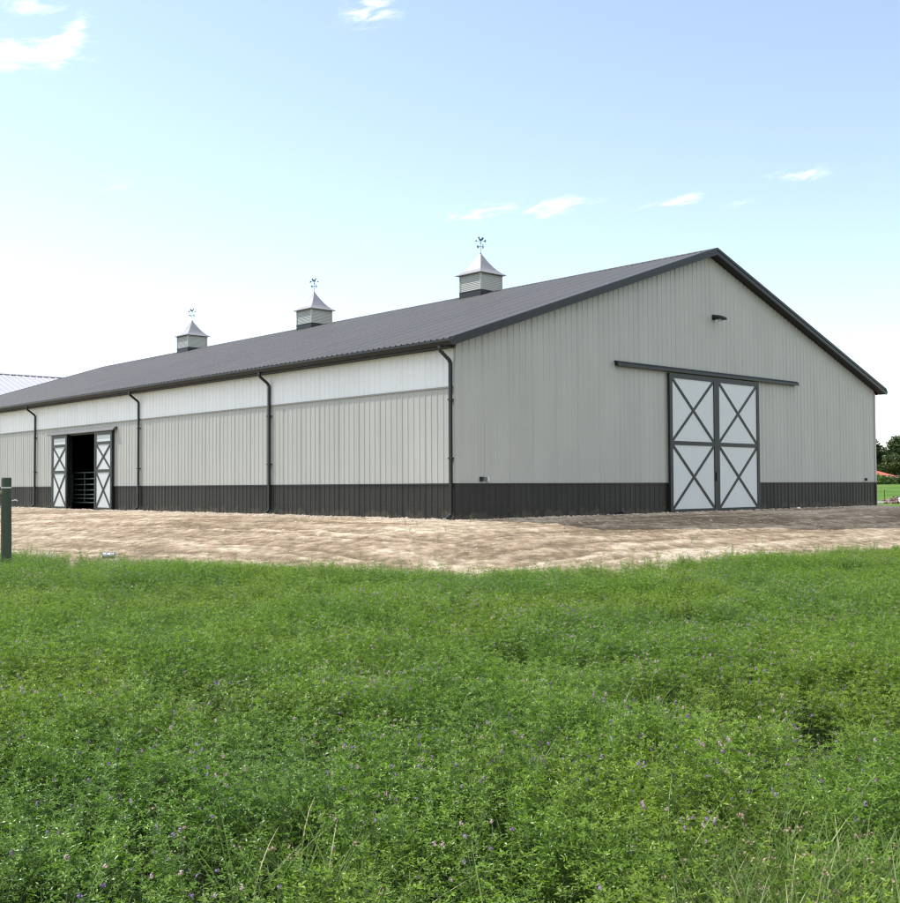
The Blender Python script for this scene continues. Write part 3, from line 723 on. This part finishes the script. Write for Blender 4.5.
def heap(cx, cy, n, sx, sy, hh, name, mat_, label, cat, sz=.16):
    mb = MB(); z0 = zt(cx, cy)
    for _ in range(n):
        a, b_ = rnd.gauss(0, .5), rnd.gauss(0, .5); x = cx+a*sx; y = cy+b_*sy; z = z0+rnd.random()*hh*math.exp(-(a*a+b_*b_)*1.5)
        d = Vector((rnd.uniform(-1,1), rnd.uniform(-1,1), rnd.uniform(-.5,.5))).normalized()*sz*rnd.uniform(.35,.8)
        p = Vector((x, y, z+.05)); mb.bar(p-d, p+d, sz*.9, sz*.6)
    o = mb.build(name, mat_); return tag(o, label, cat, kind='stuff')
heap(53.2, 13.2, 260, 1.5, 1.8, .42, 'brick_rubble', M['brick'], 'heap of broken pinkish bricks at the far edge of the yard', 'rubble')
mb = MB(); bx_, by_ = 51.9, 12.9; z0 = zt(bx_, by_)+.12; mb.tube([(bx_,by_,z0),(bx_,by_,z0+.32)], [.13,.16], 14)
tag(mb.build('bucket', M['plast']), 'white bucket standing in front of the brick rubble', 'bucket')
for k, (x, y, a, l, mt_, lb) in enumerate([(51.7, 14.6, -.5, 1.6, 'dark', 'dark plank lying on the grass left of the brick rubble'), (52.1, 14.0, -.9, 1.2, 'plast', 'white plank lying on the grass beside the brick rubble'),
        (50.9, 14.9, -1.2, .7, 'rail', 'short bare plank lying nearest the barn corner on the far grass')]):
    d = Vector((math.cos(a), math.sin(a), 0))*l/2; p = Vector((x, y, zt(x, y)+.10)); mb = MB(); mb.bar(p-d, p+d, .2, .1)
    tag(mb.build('plank', M[mt_]), lb, 'plank')

hs = empty('farmhouse', (189.5, 82.0, zt(190, 82)), 'low distant farmhouse with a red hipped roof below the trees', 'house', rz=-YAW+.25)
z0 = 2.05-zt(190, 82)
mb = MB(); mb.box(-8, 3.3, -3.2, 3.2, -.5, z0); mb.build('wall', M['housew'], hs)
mb = MB(); A = [(-8.6,-3.8,z0),(3.9,-3.8,z0),(3.9,3.8,z0),(-8.6,3.8,z0),(-5,0,z0+1.5),(.4,0,z0+1.5)]
A += [(p[0], p[1], p[2]-.12) for p in A[:4]]
mb.add(A, [(0,1,5,4),(1,2,5),(2,3,4,5),(3,0,4),(0,6,7,1),(1,7,8,2),(2,8,9,3),(3,9,6,0),(9,8,7,6)]); mb.build('roof', M['red'], hs)
for xx in (-6, -2, 1.5): mb = MB(); mb.box(xx-.5, xx+.5, -3.23, -3.2, z0-1.5, z0-.5); mb.build('window', M['lens'], hs)

def leafmat(name, c1, c2, trans=.25, rough=.5, patch=False):
    m_ = bpy.data.materials.new(name); m_.use_nodes = True; t = m_.node_tree; N_ = t.nodes; b = N_['Principled BSDF']; out = N_['Material Output']
    b.inputs['Roughness'].default_value = rough; b.inputs['Specular IOR Level'].default_value = .35
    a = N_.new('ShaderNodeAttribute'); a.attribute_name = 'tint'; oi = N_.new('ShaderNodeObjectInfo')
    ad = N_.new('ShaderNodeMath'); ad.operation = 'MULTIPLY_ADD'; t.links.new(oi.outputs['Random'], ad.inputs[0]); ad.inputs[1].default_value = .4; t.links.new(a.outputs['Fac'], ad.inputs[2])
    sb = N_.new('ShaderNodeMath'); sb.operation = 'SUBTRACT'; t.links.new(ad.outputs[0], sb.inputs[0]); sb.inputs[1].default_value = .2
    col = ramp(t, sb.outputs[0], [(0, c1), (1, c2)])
    if patch:                                                        # yellower and bluer stands within the crop
        N_.new('ShaderNodeNewGeometry'); col = mixrgb(t, 1.0, col, ramp(t, nnode(t, .55, 5), [(.34, (.80,.90,1.03)), (.5, (1,1,1)), (.66, (1.20,1.06,.90))]), 'MULTIPLY')
    t.links.new(col, b.inputs['Base Color']); tr = N_.new('ShaderNodeBsdfTranslucent')
    br = N_.new('ShaderNodeMix'); br.data_type = 'RGBA'; br.blend_type = 'MULTIPLY'; br.inputs[0].default_value = 1; t.links.new(col, br.inputs[6]); br.inputs[7].default_value = (1.3, 1.5, .55, 1)
    t.links.new(br.outputs[2], tr.inputs[0]); mx = N_.new('ShaderNodeMixShader'); mx.inputs[0].default_value = trans
    t.links.new(b.outputs[0], mx.inputs[1]); t.links.new(tr.outputs[0], mx.inputs[2]); t.links.new(mx.outputs[0], out.inputs[0]); return m_
ML = [leafmat('dark foliage', (.012,.026,.008), (.040,.070,.018), .15), leafmat('mid foliage', (.020,.040,.010), (.060,.090,.022), .15), leafmat('olive foliage', (.030,.050,.014), (.105,.125,.035), .15),
      leafmat('shrub foliage', (.05,.09,.02), (.12,.19,.04), .15)]
def tree(x, y, z, h, rad, mt_, label, cat='tree', name='tree', group=None, n=3800, trunk=.25, leaf=.34):
    rs = np.random.RandomState(int(abs(x*7+y*13)) % 9999)
    root = empty(name, (x, y, z), label, cat, group); zb = h*trunk; hc = (h-zb)
    cl = []
    for k in range(26 if h > 4 else 9):
        th = rs.rand()*6.28; u = rs.rand(); zc = zb+hc*(.12+.78*u); pr = rad*(.95-.55*abs(u-.4)**1.2*1.6)*math.sqrt(rs.rand())*.8
        cl.append((pr*math.cos(th), pr*math.sin(th), zc, rad*(.28+.2*rs.rand()), rs.rand()))
    cl = np.array(cl); idx = rs.randint(0, len(cl), n); d = rs.normal(size=(n, 3)); d /= np.linalg.norm(d, axis=1)[:, None]
    rr = rs.rand(n)**.4; P = cl[idx, :3]+d*(cl[idx, 3]*rr)[:, None]*np.array([1, 1, .75])
    A = rs.normal(size=(n, 3)); A /= np.linalg.norm(A, axis=1)[:, None]; B = np.cross(A, d+rs.normal(size=(n, 3))*.6); B /= np.linalg.norm(B, axis=1)[:, None]+1e-6
    s = leaf*(.6+.8*rs.rand(n))[:, None]; V = np.stack([P-A*s, P+B*s*.5, P+A*s, P-B*s*.5], 1).reshape(-1, 3)
    me = bpy.data.meshes.new('crown'); F_ = np.arange(4*n).reshape(-1, 4); me.from_pydata(V.tolist(), [], F_.tolist())
    at = me.attributes.new('tint', 'FLOAT', 'POINT'); at.data.foreach_set('value', np.repeat(np.clip(cl[idx, 4]*.5+rs.rand(n)*.5, 0, 1), 4).astype(np.float32))
    me.materials.append(mt_); o = bpy.data.objects.new('crown', me); link(o); o.parent = root
    mb = MB(); r0 = .035*h if h > 4 else .03
    mb.tube([(0,0,-.3), (.02*h,0,zb), (0,.02*h,zb+hc*.45), (.0,0,zb+hc*.8)], [r0, r0*.7, r0*.4, r0*.12], 8)
    for k in range(6 if h > 4 else 3):
        c_ = cl[k]; mb.tube([(0,0,zb*.8+hc*.08*k), (c_[0]*.5, c_[1]*.5, (zb+c_[2])/2), tuple(c_[:3])], [r0*.4, r0*.25, r0*.06], 6)
    mb.build('trunk', M['bark'], root); return root
rdir = Vector((rt.x, rt.y, 0)); fdir = Vector((fw.x, fw.y, 0)).normalized()
def far(u, D): p = CAM+fdir*D+rdir*((u-450)/F_PX*D); return p.x, p.y
TR = [(868, 245, 11.6, 4.2, 0, 'dark leafy tree rising directly behind the barn corner'),
      (884, 252, 8.6, 4.0, 0, 'lower dark tree filling the gap behind the red roof'),
      (902, 248, 12.0, 3.9, 1, 'tall tree at the right edge of the photo behind the olive tree'),
      (897, 226, 7.6, 3.3, 2, 'round olive green tree in front of the others right of the red roof'),
      (925, 240, 11, 4.5, 0, 'dark tree just beyond the right edge'), (948, 238, 12, 4.6, 1, 'mid green tree beyond the right edge'),
      (840, 258, 11, 5, 1, 'mid green tree hidden behind the barn corner')]
for u, D, h, r, k, lb in TR:
    x, y = far(u, D); tree(x, y, zt(x, y), h, r, ML[k], lb, group='trees behind the far field', n=4200)
BU = [(873, 178, 1.7, 1.9), (878.5, 180, 1.35, 1.9), (884, 176, 1.25, 2.0), (890, 181, 1.1, 1.9), (896, 178, 1.2, 2.0), (903, 180, 1.3, 2.1), (911, 179, 1.2, 2.1)]
for k, (u, D, h, r) in enumerate(BU):
    x, y = far(u, D); tree(x, y, zt(x, y)-.1, h, r, ML[3 if k < 3 else 2], ['leafy shrub right beside the barn corner in the far hedge', 'second shrub from the barn corner in the far hedge', 'third shrub from the barn corner in the far hedge',
        'olive shrub below the right end of the red roof', 'olive shrub right of the red roof in the far hedge', 'olive shrub at the right end of the far hedge', 'olive shrub beyond the right edge of the photo'][k], 'shrub', 'shrub', 'hedge shrubs across the far field', n=700, trunk=.05, leaf=.22)

# ------------------------------------------------------------------ alfalfa
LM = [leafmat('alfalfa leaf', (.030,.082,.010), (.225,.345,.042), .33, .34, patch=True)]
LM.append(mat('alfalfa stem', (.10,.16,.045), .6)); LM.append(mat('purple flower', (.20,.09,.30), .7, var=.3, scale=40, col2=(.42,.28,.48)))
LM.append(mat('pale flower', (.50,.34,.38), .8, var=.2, scale=40)); LM.append(leafmat('grass blade', (.07,.13,.018), (.17,.25,.045), .25, .45)); LM.append(mat('dry straw', (.48,.40,.25), .7, var=.2, scale=30))
LM.append(mat('seed head', (.34,.25,.17), .8, var=.25, scale=40))
srcs = bpy.data.collections.new('field_plant_sources')
def plant(idx, rs, flowers, tall=1.0):
    V = []; F_ = []; MI = []; TI = []
    def addf(vs, fs, mi, tint):
        b0 = len(V); V.extend(vs); TI.extend([tint]*len(vs))
        for f_ in fs: F_.append(tuple(i+b0 for i in f_)); MI.append(mi)
    def leaflet(p, d, n_, l, w_, tint):
        d = d.normalized(); s = d.cross(n_).normalized(); n2 = s.cross(d).normalized()
        m1 = p+d*l*.55-n2*l*.02; e = p+d*l-n2*l*.14
        a = p+d*l*.45+s*w_/2+n2*w_*.18; b_ = p+d*l*.45-s*w_/2+n2*w_*.18
        a2 = p+d*l*.85+s*w_*.34+n2*w_*.02; b2 = p+d*l*.85-s*w_*.34+n2*w_*.02
        addf([p, a, a2, e, b2, b_, m1], [(0,1,6),(1,2,3,6),(0,6,5),(6,3,4,5)], 0, tint)
    for s_i in range(7):
        a = rs.uniform(0, 6.28); r0 = rs.uniform(0, .05); base = Vector((r0*math.cos(a), r0*math.sin(a), 0)); lean = rs.uniform(.05, .42)
        hh = rs.uniform(.30, .44)*tall; dirv = Vector((math.cos(a), math.sin(a), 0)); npt = 9
        path = []
        for k in range(npt+1):
            q = k/npt; path.append(base+dirv*lean*hh*q*q*1.1+Vector((rs.uniform(-.006,.006), rs.uniform(-.006,.006), hh*q)))
        vs = []; 
        for k, p in enumerate(path):
            w_ = .0022*(1-.6*k/npt); vs += [p+Vector((w_,0,0)), p+Vector((-w_*.5, w_*.87, 0)), p+Vector((-w_*.5, -w_*.87, 0))]
        fs = []
        for k in range(npt):
            for j in range(3): j2 = (j+1) % 3; fs.append((3*k+j, 3*k+j2, 3*k+3+j2, 3*k+3+j))
        addf(vs, fs, 1, .5)
        for k in range(3, npt+1):
            p = path[k]; reps = 1 if k < npt-1 else 2
            for _ in range(reps+(1 if k > 4 else 0)):
                th = rs.uniform(0, 6.28); od = Vector((math.cos(th), math.sin(th), rs.uniform(.15, .9))).normalized(); q = p+od*rs.uniform(.012, .035)
                up_ = Vector((rs.normal()*.35, rs.normal()*.35, 1)).normalized(); sidev = od.cross(up_).normalized()
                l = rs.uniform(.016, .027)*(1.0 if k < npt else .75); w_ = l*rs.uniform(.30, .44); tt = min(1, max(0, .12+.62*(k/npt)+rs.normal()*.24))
                leaflet(q, od, up_, l, w_, tt); leaflet(q-od*.004, od*.35+sidev*.9, up_, l*.9, w_*.95, tt); leaflet(q-od*.004, od*.35-sidev*.9, up_, l*.9, w_*.95, tt)
        if flowers and rs.rand() < flowers*.9:
            p = path[-1]+Vector((0,0,.015)); mi = 2 if rs.rand() < .68 else 3; R_ = rs.uniform(.004, .006)
            for _ in range(12):
                d = Vector(rs.normal(size=3)).normalized(); c_ = p+Vector((d.x*R_, d.y*R_, d.z*R_*1.5)); s = d.orthogonal().normalized()*.0035; t_ = d.cross(s)
                addf([c_-s, c_+t_, c_+s+d*.003, c_-t_], [(0,1,2,3)], mi, .5)
    return finish('alfalfa_plant', V, F_, MI, TI)
def finish(name, V, F_, MI, TI):
    me = bpy.data.meshes.new(name); me.from_pydata([tuple(v) for v in V], [], F_)
    for m_ in LM: me.materials.append(m_)
    me.polygons.foreach_set('material_index', MI); at = me.attributes.new('tint', 'FLOAT', 'POINT'); at.data.foreach_set('value', TI)
    me.update(); o = bpy.data.objects.new(name, me); srcs.objects.link(o); return o
rs = np.random.RandomState(3)
NV = 12
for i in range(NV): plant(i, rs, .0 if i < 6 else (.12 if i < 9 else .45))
def grass_tuft(rs, n, hmin, hmax, dry, heads):
    V = []; F_ = []; MI = []; TI = []
    for _ in range(n):
        a = rs.uniform(0, 6.28); r = rs.uniform(0, .05); p0 = Vector((r*math.cos(a), r*math.sin(a), 0)); hh = rs.uniform(hmin, hmax); dv = Vector((math.cos(a), math.sin(a), 0)); ln = rs.uniform(.25, 1.05)
        sv = Vector((-dv.y, dv.x, 0)); w0 = rs.uniform(.0022, .0045); isd = rs.rand() < dry; b0 = len(V); K = 6
        droop = rs.uniform(.05, .5)
        for k in range(K+1):
            q = k/K; p = p0+dv*ln*hh*q*q+Vector((0,0,hh*(q-droop*q**3))); w_ = w0*(1-q**2)+.0003; V.extend([p-sv*w_, p+sv*w_]); TI.extend([min(1,max(0,rs.normal(.55,.2)))]*2)
        for k in range(K): F_.append((b0+2*k, b0+2*k+1, b0+2*k+3, b0+2*k+2)); MI.append(5 if isd else 4)
        if rs.rand() < heads:
            for j in range(7):
                c_ = p+Vector(rs.normal(size=3))*.008; d = Vector(rs.normal(size=3)).normalized(); s = d.orthogonal().normalized()*.005; t_ = d.cross(s)*1.2; b0 = len(V)
                V.extend([c_-s, c_+t_, c_+s+d*.004, c_-t_]); TI.extend([.5]*4); F_.append((b0, b0+1, b0+2, b0+3)); MI.append(6)
    return finish('grass_tuft', V, F_, MI, TI)
for i in range(2): grass_tuft(rs, 34, .38, .56, .03, .0)
for i in range(2): grass_tuft(rs, 26, .36, .52, .05, .16)
plant(99, rs, .3, 1.35)                                              # tall sparse plants for the edge: index NV+4

def scatter(name, P, rot, scl, idx, label, cat):
    me = bpy.data.meshes.new(name); n = len(P); me.vertices.add(n); me.vertices.foreach_set('co', P.astype(np.float32).ravel())
    for nm, ty, arr in (('rot', 'FLOAT_VECTOR', rot), ('scl', 'FLOAT_VECTOR', scl)):
        at = me.attributes.new(nm, ty, 'POINT'); at.data.foreach_set('vector', arr.astype(np.float32).ravel())
    at = me.attributes.new('idx', 'INT', 'POINT'); at.data.foreach_set('value', idx.astype(np.int32)); me.update()
    o = bpy.data.objects.new(name, me); link(o); tag(o, label, cat, kind='stuff')
    ng = bpy.data.node_groups.new(name, 'GeometryNodeTree'); ng.interface.new_socket('Geometry', in_out='INPUT', socket_type='NodeSocketGeometry'); ng.interface.new_socket('Geometry', in_out='OUTPUT', socket_type='NodeSocketGeometry')
    gi = ng.nodes.new('NodeGroupInput'); go = ng.nodes.new('NodeGroupOutput'); ip = ng.nodes.new('GeometryNodeInstanceOnPoints'); ci = ng.nodes.new('GeometryNodeCollectionInfo')
    ci.inputs['Collection'].default_value = srcs; ci.inputs['Separate Children'].default_value = True; ci.inputs['Reset Children'].default_value = True
    ip.inputs['Pick Instance'].default_value = True
    for nm, ty, sk in (('rot', 'FLOAT_VECTOR', 'Rotation'), ('scl', 'FLOAT_VECTOR', 'Scale'), ('idx', 'INT', 'Instance Index')):
        a = ng.nodes.new('GeometryNodeInputNamedAttribute'); a.data_type = ty; a.inputs['Name'].default_value = nm; ng.links.new(a.outputs['Attribute'], ip.inputs[sk])
    ng.links.new(gi.outputs[0], ip.inputs['Points']); ng.links.new(ci.outputs[0], ip.inputs['Instance']); ng.links.new(ip.outputs[0], go.inputs[0])
    md = o.modifiers.new('plants', 'NODES'); md.node_group = ng; return o
names = [o.name for o in srcs.objects]; order = sorted(names)       # collection children come out sorted by name
where = {n_: order.index(n_) for n_ in names}; vid = np.array([where[n_] for n_ in names])

def sector(n, rmax, half, rs, rmin=.9):
    r = np.sqrt(rs.uniform(rmin**2, rmax**2, n)); a = YAW+rs.uniform(-half, half, n)
    return CAM.x+r*np.sin(a), CAM.y+r*np.cos(a)
rs = np.random.RandomState(11)
DENS = 68; half = math.radians(40); rmax = 30
n = int(DENS*half*(rmax**2)); x, y = sector(n, rmax, half, rs)
sd = edge_sd(x, y)+(fbm(x*.9, y*.9, 4, 71)-.5)*1.5
dpit = fbm(x*1.1, y*1.1, 3, 81); big = fbm(x*.35, y*.35, 2, 83)
keepm = (sd > 0) & (rs.rand(n) < .18+.82*sst(0, 1.2, sd)) & ~((dpit < .33) & (rs.rand(n) < .6))
tx_, ty_ = far(850, 3.4)
keepm &= ~((np.hypot(x-tx_, (y-ty_)) < .62) & (rs.rand(n) < .62))
x, y, sd, dpit, big = [a[keepm] for a in (x, y, sd, dpit, big)]; n = len(x)
zz = height(x, y)-.02
hs_ = (.68+.50*big+.55*(dpit-.5)+.25*(fbm(x*2.6, y*2.6, 2, 87)-.5)+rs.uniform(-.14, .14, n))*(.75+.25*sst(0, 1.5, sd)); sc_ = rs.uniform(.85, 1.15, n)
fl = fbm(x*.5, y*.5, 3, 91); pick = rs.rand(n)
idx = np.where(pick < .60-.0*fl, rs.randint(0, 6, n), np.where(fl > .56, rs.randint(9, 12, n), np.where(fl > .44, rs.randint(6, 10, n), rs.randint(0, 8, n))))
rot = np.stack([rs.normal(0, .12, n), rs.normal(0, .12, n), rs.uniform(0, 6.28, n)], -1)
scatter('alfalfa_field', np.stack([x, y, zz], -1), rot, np.stack([sc_, sc_, hs_*1.0], -1), vid[idx], 'dense green alfalfa with small purple flowers filling the foreground', 'alfalfa')
# grass: thinly everywhere, thick at the lower right
n1_ = 2600; x, y = sector(n1_, 22, half, rs); g1 = fbm(x*.6, y*.6, 3, 101); k = (edge_sd(x, y) > .1) & (g1 > .5); x, y = x[k], y[k]
def near(u, D, spr, n): 
    px_, py_ = far(u, D); return px_+rs.normal(0, spr, n), py_+rs.normal(0, spr, n)
cl_x, cl_y = [], []
for u, D, spr, nn in ((860, 3.1, .28, 105), (805, 3.5, .24, 60), (765, 4.2, .18, 22), (890, 3.6, .18, 20), (340, 3.2, .3, 3), (480, 3.1, .3, 3), (650, 3.0, .3, 3), (60, 6.6, .25, 12), (290, 7.2, .3, 12), (215, 8.0, .4, 10)):
    a, b_ = near(u, D, spr, nn); cl_x.append(a); cl_y.append(b_)
gx = np.concatenate([x]+cl_x); gy = np.concatenate([y]+cl_y); n = len(gx); dense = np.arange(n) >= len(x)
idx = np.where(dense, rs.randint(NV, NV+4, n), rs.randint(NV, NV+2, n)); idx = np.where(~dense & (rs.rand(n) < .12), NV+3, idx)
sc_ = rs.uniform(.75, 1.0, n)
scatter('grass', np.stack([gx, gy, height(gx, gy)-.02], -1), np.stack([rs.normal(0, .15, n), rs.normal(0, .15, n), rs.uniform(0, 6.28, n)], -1), np.stack([sc_]*3, -1), vid[idx], 'long grass blades and dry seed heads growing among the alfalfa', 'grass')
# weeds at the edge and on the yard
n = 2400; a = rs.rand(n)*len(EDGE[3:-2]); ex = []; ey = []
for q in a:
    i = min(int(q), len(EDGE[3:-2])-1)+3; f_ = q-int(q); ex.append(EDGE[i][0]*(1-f_)+EDGE[i+1][0]*f_); ey.append(EDGE[i][1]*(1-f_)+EDGE[i+1][1]*f_)
ex = np.array(ex)+rs.normal(0, .75, n); ey = np.array(ey)+rs.normal(0, .75, n); k = rs.rand(n) < .55; ex, ey = ex[k], ey[k]
ax = np.concatenate([ex, rs.uniform(-.35, -.08, 22), rs.uniform(-9, 4, 40)]); ay = np.concatenate([ey, rs.uniform(0, 34, 22), rs.uniform(-9, 4, 40)]); n = len(ax)
sdw = edge_sd(ax, ay); hsw = np.where(sdw > -.5, rs.uniform(.45, .95, n), rs.uniform(.15, .55, n)); sw = np.where(sdw > -.9, rs.uniform(.6, .95, n), .4)
idx = np.where(rs.rand(n) < .35, NV+4, rs.randint(0, NV, n))
scatter('weeds', np.stack([ax, ay, height(ax, ay)], -1), np.stack([rs.normal(0, .1, n), rs.normal(0, .1, n), rs.uniform(0, 6.28, n)], -1), np.stack([sw, sw, hsw], -1), vid[idx], 'scattered weeds straggling from the field edge onto the dirt', 'weeds')
# ground cover at the far right behind the barn
